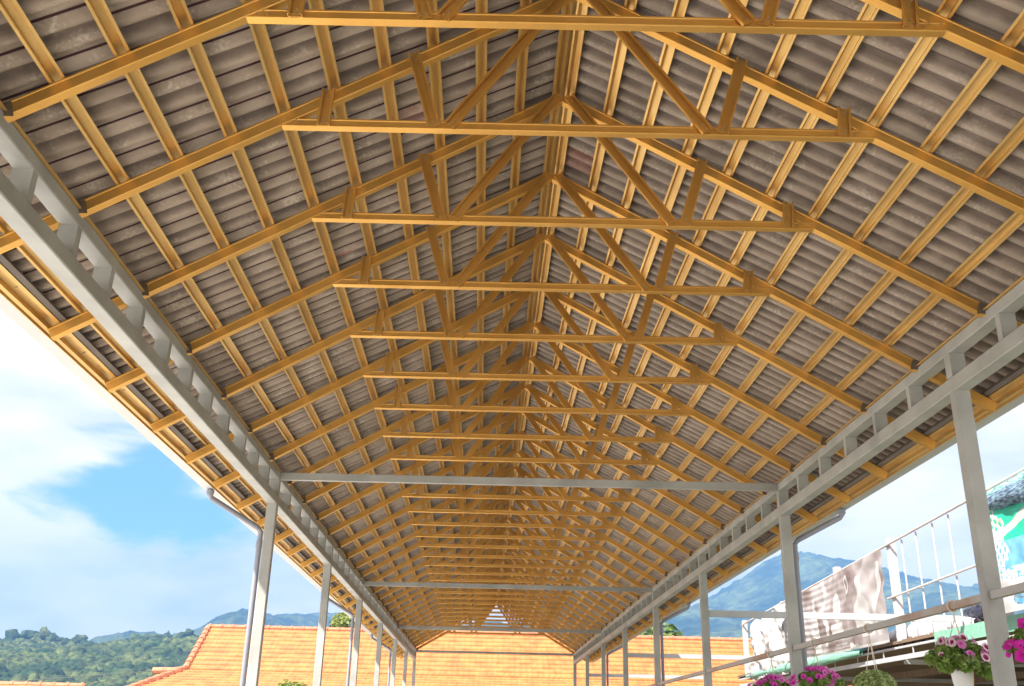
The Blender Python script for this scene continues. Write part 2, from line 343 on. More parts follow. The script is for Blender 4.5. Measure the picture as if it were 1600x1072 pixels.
# wall plate, battens, eave channels
def long_part(name, P, x, z, s, m, y0=YBEG, y1=YEND, jitter=0):
    b = MB(); b.prof(P, (0, y0, 0), (0, y1, 0), (s*SLc, 0, -SLs), (s*SLs, 0, SLc)); o = b.build(name, m, PV); o.location = (x, 0, z); return o
t = .002
def hat(w, cr, h, lipd=.005):       # open side down: two flanges with small lips and a raised crown
    a = w/2; c_ = cr/2
    return [(-a, 0), (-a, lipd+.003), (-a+t, lipd+.003), (-a+t, t), (-c_-.004, t), (-c_+.001, h), (c_-.001, h), (c_+.004, t), (a-t, t), (a-t, lipd+.003), (a, lipd+.003), (a, 0),
            (c_+.002, 0), (c_-.003, h-t), (-c_+.003, h-t), (-c_-.002, 0)]
for s in (-1, 1):
    for i in range(-2, 10):
        x = .049 if i == -2 else (.27+.02 if i == -1 else None)
        xs = [.040, .285, .525, .78, 1.03, 1.287, 1.54, 1.80, 2.057, 2.312, 2.572, 2.822]
        x = xs[i+2]
        long_part('roof_batten', hat(.070, .040, .036), s*x, ZT(x)+.0015, s, GOLD2)
    # C channel lying on the ladder beam, wide channel near the eave
    b = MB().box((min(s*2.488, s*2.53), YBEG+.3, H+.0015), (max(s*2.488, s*2.53), YEND-.1, H+.009)); b.build('wall_plate', GOLD2, PV)
    e = long_part('eave_channel', hat(.098, .052, .050, .010), s*2.996, ZT(2.996)+.0015, s, GOLD2)
    sb = MB()
    for k in range(90):
        y = YBEG+.3+k*.42+random.uniform(-.05, .05)
        if y > YEND-.2: break
        sb.tube([(0, y, .040), (0, y, .0478)], .005, 6)
    so_ = sb.build('screw_row', BRKT, e); so_['kind'] = 'stuff'
    long_part('eave_strip', [(-.016, 0), (.016, 0), (.016, .03), (-.016, .03)], s*2.936, ZT(2.936)+.004, s, STRIP)
    # fascia strip and box gutter
    b = MB(); x0, x1 = s*3.048, s*3.054
    b.box((min(x0, x1), YBEG, ZT(3.05)-.004), (max(x0, x1), YEND, ZT(3.05)+.05)); b.build('fascia', GOLD2, PV)
    b = MB(); z0 = 2.138+G; gx0 = s*3.064
    P = [(0, 0), (.112, 0), (.120, .095), (.105, .095), (.105, .089), (.113, .089), (.106, .005), (.004, .005), (.004, .08), (0, .08)]
    b.prof(P, (gx0, YBEG, z0), (gx0, YEND, z0), (s, 0, 0), (0, 0, 1)); g = b.build('gutter', GUT, PV)
    b = MB().box((min(s*3.0545, s*3.0635), YBEG, z0+.004), (max(s*3.0545, s*3.0635), YEND, z0+.06)); b.build('gap_shade_strip', DARK, PV)  # dark strip in the gap behind the gutter, the gap's shade as colour
    # downpipes at every second post
    for k in (1, 3, 5):
        y = yk(k, s); xg = s*3.11; xp = s*2.655
        yg = y-.22 if s < 0 else y-.02
        pts = [(xg, yg, z0+.004), (xg, yg, z0-.06), (xg-s*.015, yg+.015, z0-.085), (xp+s*.03, y+.10, z0-.30), (xp, y+.115, z0-.34), (xp, y+.12, z0-.42), (xp, y+.12, .05)]
        d = MB().tube(pts, .027, 14).build('downpipe', PVC, PV, smooth=True)
        MB().tube([(xp, y+.12, z0-.50), (xp, y+.12, z0-.43)], .034, 14).build('pipe_collar', PVC, d)
        MB().tube([(xg, yg, z0-.012), (xg, yg, z0-.05)], .038, 14).build('pipe_outlet', PVC, d)

# roof tiles: rows of interlocking tiles laid broken-bond over the battens
def tile_slope(s):
    rows = [0.0, .052, .285, .525, .78, 1.03, 1.287, 1.54, 1.80, 2.057, 2.312, 2.572, 2.822, 3.01, 3.10]
    V = []; F = []; MI = []; tint = []; red = []; flu = []; W_ = .2475
    per = [0, .004, .0045, .010, .0105] ; k0 = 0
    us = np.array([0, .002, .0025, .0205, .0210]+[.028+i*(.2465-.028)/19 for i in range(20)])
    for r in range(1, len(rows)-1):
        xa, xb = rows[r], rows[r+1]
        sh = (r % 2)*W_/2+.012*math.sin(r*2.3)
        n = int((YEND-YBEG)/W_)+2; tot = 0
        ya = 3.968-.5*W_+sh-math.ceil((3.968-YBEG)/W_)*W_
        tt = rng.random(n); rr = (rng.random(n) < .004)*rng.random(n)*.6
        ys = []; hs = []; lapf = []; us_ = []
        for i in range(n):
            y0 = ya+i*W_; j = rng.normal(0, .0016); dz = rng.normal(0, .0012)
            for u in us:
                yy = y0+u
                if yy < YBEG or yy > YEND: continue
                q = u/W_; lapz = max(0, 1-min(q, 1-q)/.25) if s < 0 else 0     # 1 at the side lap, 0 a quarter tile away
                h = .026*math.tanh(1.9*math.cos(2*math.pi*q*2+math.pi*0))/.956
                h = h*(1-lapz)+.004*lapz*1.0-.010*lapz*(1-lapz) if s < 0 else h
                if s < 0: h += .030 if .002 < u < .0208 else 0          # open side lap seen edge-on from the entrance
                else: h += -.003 if .002 < u < .0208 else 0
                h += (-.0035*(1-u/W_) if s < 0 else .0035*(1-u/W_))
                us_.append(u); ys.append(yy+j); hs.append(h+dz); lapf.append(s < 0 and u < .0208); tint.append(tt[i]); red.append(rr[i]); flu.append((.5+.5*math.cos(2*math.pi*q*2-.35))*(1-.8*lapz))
        m = len(ys); k0 = len(V); ys = np.array(ys); hs = np.array(hs)
        off = .070; lap = .013
        for xx, o_ in ((xa*1.023-.008, off), (min(3.125, xb*1.023+.016), off+lap+.006)):
            z = ZT(xx)+o_*.9/SLc
            V += [(s*xx, y+SK*s*xx*.0, z+h) for y, h in zip(ys, hs)]
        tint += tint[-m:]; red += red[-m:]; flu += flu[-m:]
        for i in range(m-1):
            MI.append(1 if lapf[i] and us_[i] > .001 else 0)
            F.append((k0+i, k0+i+1, k0+m+i+1, k0+m+i) if s < 0 else (k0+i, k0+m+i, k0+m+i+1, k0+i+1))
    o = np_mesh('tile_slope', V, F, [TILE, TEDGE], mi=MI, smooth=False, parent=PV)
    for nm, a in (('tint', tint), ('redmark', red), ('flute_shade', flu)):
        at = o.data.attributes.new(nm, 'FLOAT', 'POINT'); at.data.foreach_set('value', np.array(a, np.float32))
    zt_ = MB(); P = [(0, 0), (3.62, 0), (3.62, .016), (0, .016)]
    zt_.prof(P, (0, YBEG-.02, ZT(0)+.185), (0, YEND+.02, ZT(0)+.185), (s*SLc, 0, -SLs), (s*SLs, 0, SLc))
    zt_.build('tile_cover', TILETOP, o)
for s in (-1, 1): tile_slope(s)
# set some red marks where the photograph has them
def redmarks(s, spots):
    for o in PV.children:
        if o.name.startswith('tile_slope') and (o.data.vertices[len(o.data.vertices)-1].co.x*s > 0):
            n = len(o.data.vertices); co = np.empty(n*3, np.float32); o.data.vertices.foreach_get('co', co); co = co.reshape(-1, 3)
            a = o.data.attributes['redmark']; v = np.empty(n, np.float32); a.data.foreach_get('value', v); v *= .8
            for (x, y, dx, dy, amt) in spots:
                d = ((np.abs(co[:, 0])-x)/dx)**2+((co[:, 1]-y)/dy)**2; v = np.maximum(v, amt*np.exp(-d))
            a.data.foreach_set('value', v)
redmarks(1, [(.17, 4.57, .11, .030, 1.3), (.17, 4.70, .11, .018, .9), (2.2, 7.3, .2, .02, 1.2), (2.2, 10.3, .2, .02, .9)])
redmarks(-1, [(1.68, 6.15, .14, .012, 1.6)])
MB().tube([(0, YBEG-.05, ZT(0)+.18), (0, YEND+.05, ZT(0)+.18)], .09, 12).build('ridge_cap', TILETOP, PV)
MB().prof(cprof(.030, .03), (-.015, YBEG, ZT(0)+.034), (-.015, YEND, ZT(0)+.034), (1, 0, 0), (0, 0, 1)).build('ridge_batten', GOLD2, PV)
# tube that carries the hanging pots, along the right posts, and rails that tie to the neighbour's frame
zr = .8+G
for k in range(-1, 7):
    ya = (yk(k, 1) if k >= 0 else 1.88)+.081; yb = yk(k+1, 1)-.001
    MB().box((2.52, ya, zr-.022), (2.56, yb, zr+.022)).build('plant_rail', RAIL, PV)
for k in (2, 4, 6):
    a = 1.545+G
    P = [(0, 0), (.05, 0), (.05, .085), (0, .085)]
    MB().prof(P, (2.601, yk(k, 1)+.012, a-.05), (5.95, yk(k, 1)-.12, a-.05), (0, 1, 0), (0, 0, 1)).build('side_tie', WHITEP, PV)

# ================================================================ tiled roofs beyond
def clay_slope(name, x0, x1, y0, z0, y1, z1, parent, xl=None, xr=None, row=.36, pitch=.22):
    """rows of clay tiles from the lower edge (y0,z0) up to (y1,z1); xl/xr = x of the ends at the top"""
    xl = x0 if xl is None else xl; xr = x1 if xr is None else xr
    n = max(2, round(math.hypot(y1-y0, z1-z0)/row)); L_ = math.hypot(y1-y0, z1-z0); dy, dz = (y1-y0)/L_, (z1-z0)/L_
    V = []; F = []
    for r in range(n):
        a = r/n; b = (r+1)/n+.02
        xa, xb = x0+(xl-x0)*a, x1+(xr-x1)*a
        xs = np.arange(xa, xb, pitch/6); hs = .011*np.abs(np.cos(np.pi*(xs-x0)/pitch+(r % 2)*0))**.8
        hs = hs+rng.normal(0, .002, len(xs))
        k = len(V); m = len(xs)
        for tpos, lift in ((a, -.012), (a, .058), (b, .004)):
            y = y0+(y1-y0)*tpos; z = z0+(z1-z0)*tpos
            for x, h in zip(xs, hs): V.append((x, y-dz*(lift+h), z+dy*(lift+h)))
        for q in range(2):
            for i in range(m-1): F.append((k+q*m+i, k+q*m+i+1, k+(q+1)*m+i+1, k+(q+1)*m+i))
    return np_mesh(name, V, F, CLAY, parent=parent)
HB = empty('tiled_building', (0, 40, 0), 'wide building with stepped orange clay tile roof past the far end of the pavilion', 'building')
def hb(o): o.location = tuple(Vector(o.location)-Vector(HB.location)); return o
zk = 1.93+G; zr_ = 3.73+G
MB().box((-10.9, 39.4, 0), (15, 46, zk-.1)).build('wall', WALLM, HB).location = (0, -40, 0)
hb(clay_slope('upper_roof', -11.50, 17, 39.0, zk, 42.1, zr_, HB, xl=-11.72, xr=17))
o = MB(); o.add([(-11.50, 45.2, zk), (17, 45.2, zk), (17, 42.1, zr_), (-11.72, 42.1, zr_)], [(0, 1, 2, 3)]); o.add([(-11.50, 39, zk-.02), (-11.50, 45.2, zk-.02), (-11.72, 42.1, zr_-.02)], [(0, 1, 2)])
hb(o.build('rear_roof', CLAY, HB))
hb(clay_slope('skirt_roof', -12.95, 17, 36.2, zk-1.02, 38.98, zk-.02, HB, xl=-11.50, row=.30, pitch=.2))
o = MB().tube([(-11.72, 42.1, zr_+.06), (17, 42.1, zr_+.06)], .09, 8)
for i in range(60):
    x = -11.7+i*.48; o.tube([(x, 42.1, zr_+.06), (x+.07, 42.1, zr_+.06)], .115, 8)
hb(o.build('ridge_tiles', CLAY2, HB))
o = MB()
for a, b_ in (((-11.72, 42.1, zr_+.05), (-11.55, 39, zk+.05)), ((-11.55, 39, zk+.05), (-13.0, 36.2, zk-.97))):
    a = Vector(a); b_ = Vector(b_); n = 9
    for i in range(n): o.tube([a+(b_-a)*i/n, a+(b_-a)*((i+1.15)/n)], .10, 8, r2=.145)
hb(o.build('hip_tiles', CLAY2, HB))
o = MB(); o.tube([(-11.5, 39.3, zk+.04), (-12.1, 39.3, zk-.03), (-12.85, 39.3, zk-.06)], .10, 8, r2=.13); o.add([(-11.4, 39.3, zk+.1), (-12.9, 39.3, zk-.02), (-11.7, 39.0, zk-.36), (-11.4, 44, zk+.1), (-12.9, 44, zk-.02), (-11.7, 44, zk-.36)], [(0, 1, 2), (5, 4, 3), (0, 3, 4, 1), (1, 4, 5, 2)])
hb(o.build('side_eave', CLAY2, HB))

LB = empty('low_tiled_house', (-16, 30, 0), 'low house whose orange ridge just shows in the bottom left corner', 'house')
MB().box((-6, .2, 0), (3.2, 5, G-.6)).build('wall', WALLM, LB)
o = clay_slope('roof', -22, -11.4, 27.2, G-.55, 30.3, G+.96, LB, xl=-22, xr=-11.9); o.location = (16, -30, 0)
o2 = MB().tube([(-22, 30.3, G+.98), (-11.9, 30.3, G+.98)], .07, 8)
for i in range(26): x = -22+i*.4; o2.tube([(x, 30.3, G+.98), (x+.06, 30.3, G+.98)], .09, 8)
o2 = o2.build('ridge_tiles', CLAY2, LB); o2.location = (16, -30, 0)

# power cable across the hillside
pts = [(-28.3+9.1*q-9.1, 60.2, G+2.0+.88*(q-1)+.10*(q-1)*(q-2)) for q in (-.5, 0, .5, 1, 1.5, 2, 2.5, 3)]
tag(MB().tube(pts, .022, 6).build('overhead_cable', WIRE), 'thin dark overhead cable crossing in front of the wooded hill', 'cable')

# ================================================================ hills
def vnoise(x, y, seed):
    g = np.random.default_rng(seed).random((256, 256)); xi = np.floor(x).astype(int); yi = np.floor(y).astype(int); fx = x-xi; fy = y-yi
    fx = fx*fx*(3-2*fx); fy = fy*fy*(3-2*fy); a = g[xi % 256, yi % 256]; b = g[(xi+1) % 256, yi % 256]; c = g[xi % 256, (yi+1) % 256]; d = g[(xi+1) % 256, (yi+1) % 256]
    return (a*(1-fx)+b*fx)*(1-fy)+(c*(1-fx)+d*fx)*fy
def hill(name, xs, zs, yc, depth, back, step, mat_, rough, seed, x0, x1):
    X = np.arange(x0, x1, step); Y = np.arange(yc-depth, yc+back, step*1.3); xx, yy = np.meshgrid(X, Y, indexing='ij')
    top = np.interp(xx*yc/np.maximum(yy, 1)*0+xx, xs, zs)
    tpar = np.where(yy < yc, (yy-(yc-depth))/depth, 1-(yy-yc)/back); tpar = np.clip(tpar, 0, 1)
    prof = tpar**.8
    sp = (vnoise(xx/90, yy/140, seed)-.5)*.35*np.sin(np.pi*np.clip(tpar, 0, 1))
    z = top*np.clip(prof+sp, 0, 1)
    for s_, a_ in ((26, .9), (9, 1.0), (4.5, .55)):
        z += rough*a_*(vnoise(xx/s_, yy/s_, seed+int(s_))-.5)
    V = np.stack([xx.ravel(), yy.ravel(), z.ravel()], 1)
    return np_mesh(name, V, grid_faces(len(X), len(Y)), mat_, smooth=True)
ic = None
def ico():
    import bmesh
    bm = bmesh.new(); bmesh.ops.create_icosphere(bm, subdivisions=2, radius=1); V = np.array([v.co[:] for v in bm.verts]); F = np.array([[v.index for v in f.verts] for f in bm.faces]); bm.free(); return V, F
IV, IF = ico()
def crowns(name, P, Rr, mat_, lab, cat):
    n = len(P); V = np.empty((n, len(IV), 3)); 
    for i in range(n):
        nz = 1+.75*(rng.random(len(IV))-.5); V[i] = IV*nz[:, None]*Rr[i]*np.array([1, 1, .9])+P[i]
    F = (IF[None]+(np.arange(n)*len(IV))[:, None, None]).reshape(-1, 3)
    o = np_mesh(name, V.reshape(-1, 3), F, mat_); tag(o, lab, cat, kind='stuff'); return o
# near wooded hill at the left
hx = [-330, -260, -236, -228, -214, -190, -174, -160, -143, -100, -40, 60, 200, 420]
hz = [20, 27, 34, 35, 36, 33, 35, 37, 38, 42, 30, 24, 20, 14]
h1 = tag(hill('hillside', hx, [z+G for z in hz], 505, 260, 200, 4, FOR1, 2.0, 3, -420, 420), kind='structure')
P = []; Rr = []
def terr(x, y):
    t_ = np.clip((y-245)/260, 0, 1); sp = (vnoise(np.array([x/90]), np.array([y/140]), 3)[0]-.5)*.35*math.sin(math.pi*t_); return np.interp(x, hx, hz)*min(1, max(0, t_**.8+sp))+G*.8
for i in range(19000):
    y = 290+222*random.random()**.75; x = random.uniform(-.54, -.16)*y
    P.append((x, y, terr(x, y))); Rr.append(random.uniform(.8, 1.9) if random.random() < .94 else random.uniform(2, 3.2))
for i in range(160):
    y = random.uniform(494, 508); x = random.uniform(-.52, -.2)*y; big = random.random() < .2 or -232 < x < -218
    P.append((x, y, float(np.interp(x, hx, hz))+G+random.uniform(-.5, 1.6 if not big else 4))); Rr.append(random.uniform(1.6, 2.6) if not big else random.uniform(2.4, 3.6))
crowns('hillside_wood', P, Rr, FOR1, 'dense green wood covering the low hill at the left', 'wood')
# big tree standing out on the ridge
# far mountains
mx_ = [-900, -600, -430, -337, -291, -250, -205, -100, 100, 200, 305, 350, 400, 461, 492, 530, 576, 623, 670, 717, 735, 747, 800, 900, 1300]
mz_ = [50, 70, 98, 140, 154, 158, 156, 150, 150, 160, 178, 203, 235, 268, 267, 258, 251, 240, 230, 216, 216, 226, 236, 220, 160]
mo = hill('mountain', mx_, [z+G for z in mz_], 1500, 820, 400, 6.0, FOR2, 5.5, 11, -900, 1300)
tag(mo, kind='structure')
# middle wooded ridge, between hill and mountain at the left
h2 = tag(hill('wooded_ridge', [-500, -330, -280, -235, -190, -100, 0, 150, 400], [20, 46, 56, 66, 72, 66, 40, 30, 20], 860, 260, 200, 5, FOR1, 2.5, 21, -600, 500), kind='structure')

# ================================================================ trees
def leaf_cloud(centres, radii, n, size, up=.35, squash=.85):
    V = []; F = []
    w = np.array(radii)**2; w = w/w.sum()
    idx = rng.choice(len(radii), n, p=w)
    d = rng.normal(size=(n, 3)); d /= np.linalg.norm(d, axis=1)[:, None]
    rad = np.array(radii)[idx]*(.55+.5*rng.random(n)**.6)
    c = np.array(centres)[idx]+d*rad[:, None]*np.array([1, 1, squash])
    a = rng.normal(size=(n, 3)); a /= np.linalg.norm(a, axis=1)[:, None]
    nrm = d*.6+a*.7+np.array([0, 0, up]); nrm /= np.linalg.norm(nrm, axis=1)[:, None]
    t1 = np.cross(nrm, a); t1 /= np.linalg.norm(t1, axis=1)[:, None]; t2 = np.cross(nrm, t1)
    s = size*(.6+.8*rng.random(n))[:, None]
    Q = np.stack([c-t1*s, c-t2*s*.55+t1*s*.1, c+t1*s, c+t2*s*.55+t1*s*.1], 1)
    Q[:, [0, 2]] -= (nrm*s*.25)[:, None]
    return Q.reshape(-1, 3), np.arange(n*4).reshape(-1, 4)
def tree(name, loc, h, r, n, size, m, label, cat='tree', group=None, spread=None, trunk=.12, seed=1):
    t_ = empty(name, loc, label, cat, group); rd = random.Random(seed)
    b = MB(); b.tube([(0, 0, -.2), (.05, .02, h*.3), (-.04, .05, h*.65)], trunk, 8, r2=trunk*.5)
    cs = []; rs = []
    for i in range(11):
        a = rd.uniform(0, 2*math.pi); q = r*rd.uniform(.25, .72); z = h-r*rd.uniform(.35, 1.35)
        c = (q*math.cos(a), q*math.sin(a), z); cs.append(c); rs.append(r*rd.uniform(.28, .46))
        b.tube([(0, 0, h*.35+.1*i*0), ((c[0])*.5, c[1]*.5, (z+h*.4)*.5), c], trunk*.4, 6, r2=trunk*.12)
    cs.append((0, 0, h-r*.45)); rs.append(r*.45)
    b.build('trunk', BARK, t_)
    V, F = leaf_cloud(cs, rs, n, size); np_mesh('crown', V, F, m, parent=t_)
    return t_
tree('broadleaf_tree', (10.5, 62, 0), 8.25, 3.6, 11000, .17, TREEL, 'broad green tree above the orange roof, right of the pavilion end', group=None, seed=4)
tree('broadleaf_tree', (13.6, 66, 0), 7.2, 2.6, 6000, .17, TREEL, 'smaller green tree beside the broad one, behind the orange roof at right', seed=14)
tree('broadleaf_tree', (-8.0, 60, 0), 7.9, 2.1, 7000, .14, TREEY, 'yellow-green tree over the orange roof between left-hand posts', seed=5)
tree('small_tree', (14.9, 30.5, 0), 5.2, 1.0, 3500, .08, TREEY, 'small leafy tree half hidden behind the white tube frame', seed=6)
tree('garden_bush', (-5.05, 25, 0), 2.66, .62, 2600, .05, TREEY, 'bright yellow-green bush peeping up at the bottom edge by a left post', 'bush', seed=8, trunk=.04)

# ================================================================ neighbour's shed, frame and banners (x = 6)
SH = empty('garden_shed', (6, 16, 0), 'dark open shed under a flat roof beside the pavilion, right', 'shed')
def sh(o): o.location = (-6, -16, 0); return o
zs = 1.40+G
b = MB()
n = 60
for i in range(n):
    y = 6.5+i*.32
    b.add([(6.02, y, zs), (13, y, zs-.12), (13, y+.16, zs-.16), (6.02, y+.16, zs-.04), (6.02, y+.32, zs), (13, y+.32, zs-.12)], [(0, 1, 2, 3), (3, 2, 5, 4)])
b.box((6.0, 6.5, zs+.001), (13, 25.6, zs+.05))
sh(b.build('roof', BROWNW, SH))
for x in (7.6, 9.4, 11.2): sh(MB().box((x, 6.6, zs-.28), (x+.06, 25.4, zs-.165)).build('roof_beam', BROWNW, SH))
for y in (8.9, 15.55, 20.3, 25.2): sh(MB().box((6.1, y, zs-.29), (12.9, y+.05, zs-.22)).build('cross_beam', WHITEP, SH))
sh(MB().box((6.02, 6.6, 1.165+G), (6.07, 25.5, 1.235+G)).build('eave_rail', WHITEP, SH))
sh(MB().box((6.02, 6.6, 1.335+G), (6.06, 25.5, 1.365+G)).build('eave_rail', WHITEP, SH))
hg = MB().box((6.03, 0, 1.2355+G), (6.045, .02, 1.3345+G)).data('hanger_strap', [WHITEP])
for i in range(16): h_ = link('hanger_strap', hg, SH, (-6, -16+7+i*1.15, 0))
for x, y in ((7.7, 17.0), (7.7, 11.0), (7.7, 23)): sh(MB().box((x, y, 0), (x+.16, y+.16, zs-.17)).build('timber_post', OCHRE, SH))
sh(MB().box((12.8, 6.6, 0), (12.9, 25.4, zs-.15)).build('back_wall', BROWNW, SH))
sh(MB().box((5.995, 6.5, 1.27+G), (6.018, 14.2, 1.455+G)).build('fascia_board', MINT, SH))

def ztop(y): return 2.59+(24.5-y)*.034+G
FR = empty('tube_frame', (6, 24.7, zs), 'tall white tube frame with pickets standing on the shed roof', 'frame')
def fr(o): o.location = (-6, -24.7, -zs); return o
for y, zt_ in ((24.72, 2.70), (21.4, 2.75), (17.95, 2.95), (15.42, 3.02), (12.2, 3.05), (9.8, 3.1)):
    fr(MB().box((5.99, y-.07, zs+.03), (6.09, y+.07, zt_+G)).build('frame_post', WHITEP, FR))
fr(MB().tube([(5.965, 24.7, ztop(24.7)), (5.965, 9.0, ztop(9.0))], .019, 8).build('top_rail', RUST, FR))
fr(MB().tube([(5.965, 15.6, 2.09+G), (5.965, 9.0, 2.22+G)], .017, 8).build('mid_rail', RUST, FR))
for y in (14.917, 14.385, 13.814, 13.295, 12.15, 11.6, 11.05, 10.5):
    fr(MB().tube([(6.005, y, zs+.04), (6.005, y, ztop(y)-.01)], .014, 8).build('picket', WHITEP, FR))
for x in (6.3, 6.6, 6.9, 7.2): fr(MB().tube([(x, 24.8, zs+.04), (x, 24.8, 2.62+G+(x-6)*.05)], .02, 8).build('picket', WHITEP, FR))
fr(MB().tube([(6.05, 24.8, 2.45+G), (7.5, 24.8, 2.45+G)], .02, 8).build('mid_rail', WHITEP, FR))

# brown banner, face by face print
def smooth(a, b, x): t_ = np.clip((x-a)/(b-a), 0, 1); return t_*t_*(3-2*t_)
def banner(name, y0, y1, zlo, zhi, nu, nv, fold, printf, mats, label, loc_x=5.93, cat='banner'):
    U = np.linspace(0, 1, nu); W_ = np.linspace(0, 1, nv); u, v = np.meshgrid(U, W_, indexing='ij')
    y = y0+(y1-y0)*u; lo = zlo(y); hi = zhi(y); z = lo+(hi-lo)*v
    x = loc_x+fold(u, v)
    V = np.stack([x.ravel(), y.ravel(), z.ravel()], 1); F = grid_faces(nu, nv)
    uc = (u[:-1, :-1]+u[1:, 1:]).ravel()/2; vc = (v[:-1, :-1]+v[1:, 1:]).ravel()/2
    o = np_mesh(name, V, F, mats, mi=printf(uc, vc), smooth=True)
    tag(o, label, cat); md = o.modifiers.new('thickness', 'SOLIDIFY'); md.thickness = .004; return o
def brown_fold(u, v):
    sag = .05*np.sin(np.pi*v)*np.sin(np.pi*u)
    r1 = .013*np.sin(38*(u-.35*v)+3*np.sin(4*v))*smooth(.35, .95, u)*smooth(.15, .6, v)
    r2 = .007*np.sin(70*(v+.25*u)+4*np.sin(5*u))*smooth(.9, .3, u)
    r3 = .03*np.exp(-((u-.72-.35*(1-v))/.05)**2)+.04*np.exp(-((u-.9+.2*(1-v))/.03)**2)*v
    r4 = .012*(vnoise(u*22, v*9+u*6, 5)-.5)*2
    return -(sag+r1+r2+r3)+r4
def brown_print(u, v):
    # u: 0 far (left in the picture) .. 1 near; v: 0 bottom .. 1 top
    m = np.zeros(len(u), int)
    def bottle(c, v0, v1, w, neck, shoulder):
        ww = np.where(v < shoulder, w, np.where(v < shoulder+.12, w+(neck-w)*(v-shoulder)/.12, neck)); return (np.abs(u-c) < ww) & (v > v0) & (v < v1)
    m[bottle(.36, .06, .80, .036, .014, .52)] = 1
    m[bottle(.82, .24, .83, .062, .026, .48)] = 1
    m[((np.abs(u-.60)/(.034)) ** 2+((v-.55)/.20)**2 < 1)] = 1
    m[(np.abs(u-.60) < .007) & (v > .3) & (v < .5)] = 1
    m[(np.abs(u-.585) < .052) & (v > .16) & (v < .37)] = 1
    m[(np.abs(u-.845) < .05) & (v > .13) & (v < .27)] = 1
    m[(np.abs(u-.17) < .018) & (v > .5) & (v < .72) & ~((np.abs(u-.17) < .007) & (v < .68) & (v > .54))] = 1
    m[(np.abs(u-.17) < .03) & (v > .34) & (v < .42)] = 1
    m[((np.abs(u-.70)/.017)**2+((v-.80)/.12)**2 < 1) & ~((np.abs(u-.70)/.008)**2+((v-.80)/.08)**2 < 1)] = 1
    m[(np.abs(u-.475+.02*np.sin(v*14)) < .016) & (v > .12)] = 1
    m[(np.abs(u-.945+.02*np.sin(v*6)) < .014) & (v > .1) & (v < .9)] = 1
    m[(np.abs(u-.60) < .05) & (v > .095) & (v < .115) & (np.sin(u*520) > -.5)] = 1      # small line of lettering, too fine to read
    m[(np.abs(u-.62) < .07) & (v > .055) & (v < .067) & (np.sin(u*700) > -.2)] = 1
    m[v < .03] = 1
    return m
banner('brown_banner', 20.9, 15.62, lambda y: 1.43+G+0*y, lambda y: ztop(y)-.03, 420, 120, brown_fold, brown_print, [BANB, BANW],
       'faded brown banner with white bottle and glass shapes tied to the tube frame')
def white_fold(u, v):
    return -(.10*np.sin(np.pi*v)*np.sin(np.pi*u)+.07*np.sin(17*u+6*v)*smooth(0, .5, v)+.05*(vnoise(u*9, v*7, 8)-.5)*2+.03*(vnoise(u*26, v*14, 9)-.5)*2)
def white_print(u, v):
    n = vnoise(u*16, v*5+u*3, 12); m = np.zeros(len(u), int)
    m[(n > .80) & (u < .42)] = 1
    m[(vnoise(u*20, v*18, 13) > .72) & (np.abs(v-.5) < .16) & (u > .45)] = 2
    return m
banner('crumpled_banner', 23.9, 20.95, lambda y: 1.24+G+0*y, lambda y: np.minimum(ztop(y)-.05, 2.05+G+(23.9-y)*1.1), 160, 90, white_fold, white_print, [BANW, BAND, BANB],
       'crumpled white banner with grey smudges hanging left of the brown one')
def lace_fold(u, v): return -.03*np.sin(9*u+3*v)-.015*(vnoise(u*14, v*10, 14)-.5)*2
def lace_print(u, v):
    y = 12.3+(9.0-12.3)*u; z = 1.46+(2.74-1.46)*v
    m = np.zeros(len(u), int)                            # 0 white
    m[z > 2.30] = 1                                      # emerald upper field
    m[(z <= 2.30) & (z > 1.98)] = 2
    cy0, cz0 = 12.62, 2.16; r = np.hypot((y-cy0)*1.0, (z-cz0)); th = np.arctan2(z-cz0, -(y-cy0))
    dots = (np.sin(th*34)*np.sin(r*62) > -.28)
    lace = (r > .62) & (r < .92+.05*np.cos(th*15))
    m[lace & dots] = 0; m[(r > .50) & (r < .62)] = 0; m[(r > .53) & (r < .585)] = 3
    m[np.abs(z-2.30-.25*(12.2-y)) < .055] = 0
    m[(np.abs(y-12.02) < .06) & (z < 2.3)] = 0
    low = z < 1.98; m[low] = 0
    m[low & (z > 1.84) & (vnoise(u*90, v*60, 15) > .70)] = 2
    gem = low & (((y-11.55)/.14)**2+((z-1.60)/.07)**2 < 1); m[gem] = 2; m[gem & (vnoise(u*60, v*40, 17) > .55)] = 4
    m[low & (z < 1.84-.6*(y-11.15)) & (z > 1.70) & (y < 11.45)] = 4
    return m
banner('lace_pattern_banner', 12.3, 9.0, lambda y: 1.46+G+0*y, lambda y: 2.74+G+0*y, 520, 190, lace_fold, lace_print, [BANW, GREENP, BLUEP, TEAL, NAVY],
       'green and blue banner with white lace scrolls behind the near right post', loc_x=5.90)
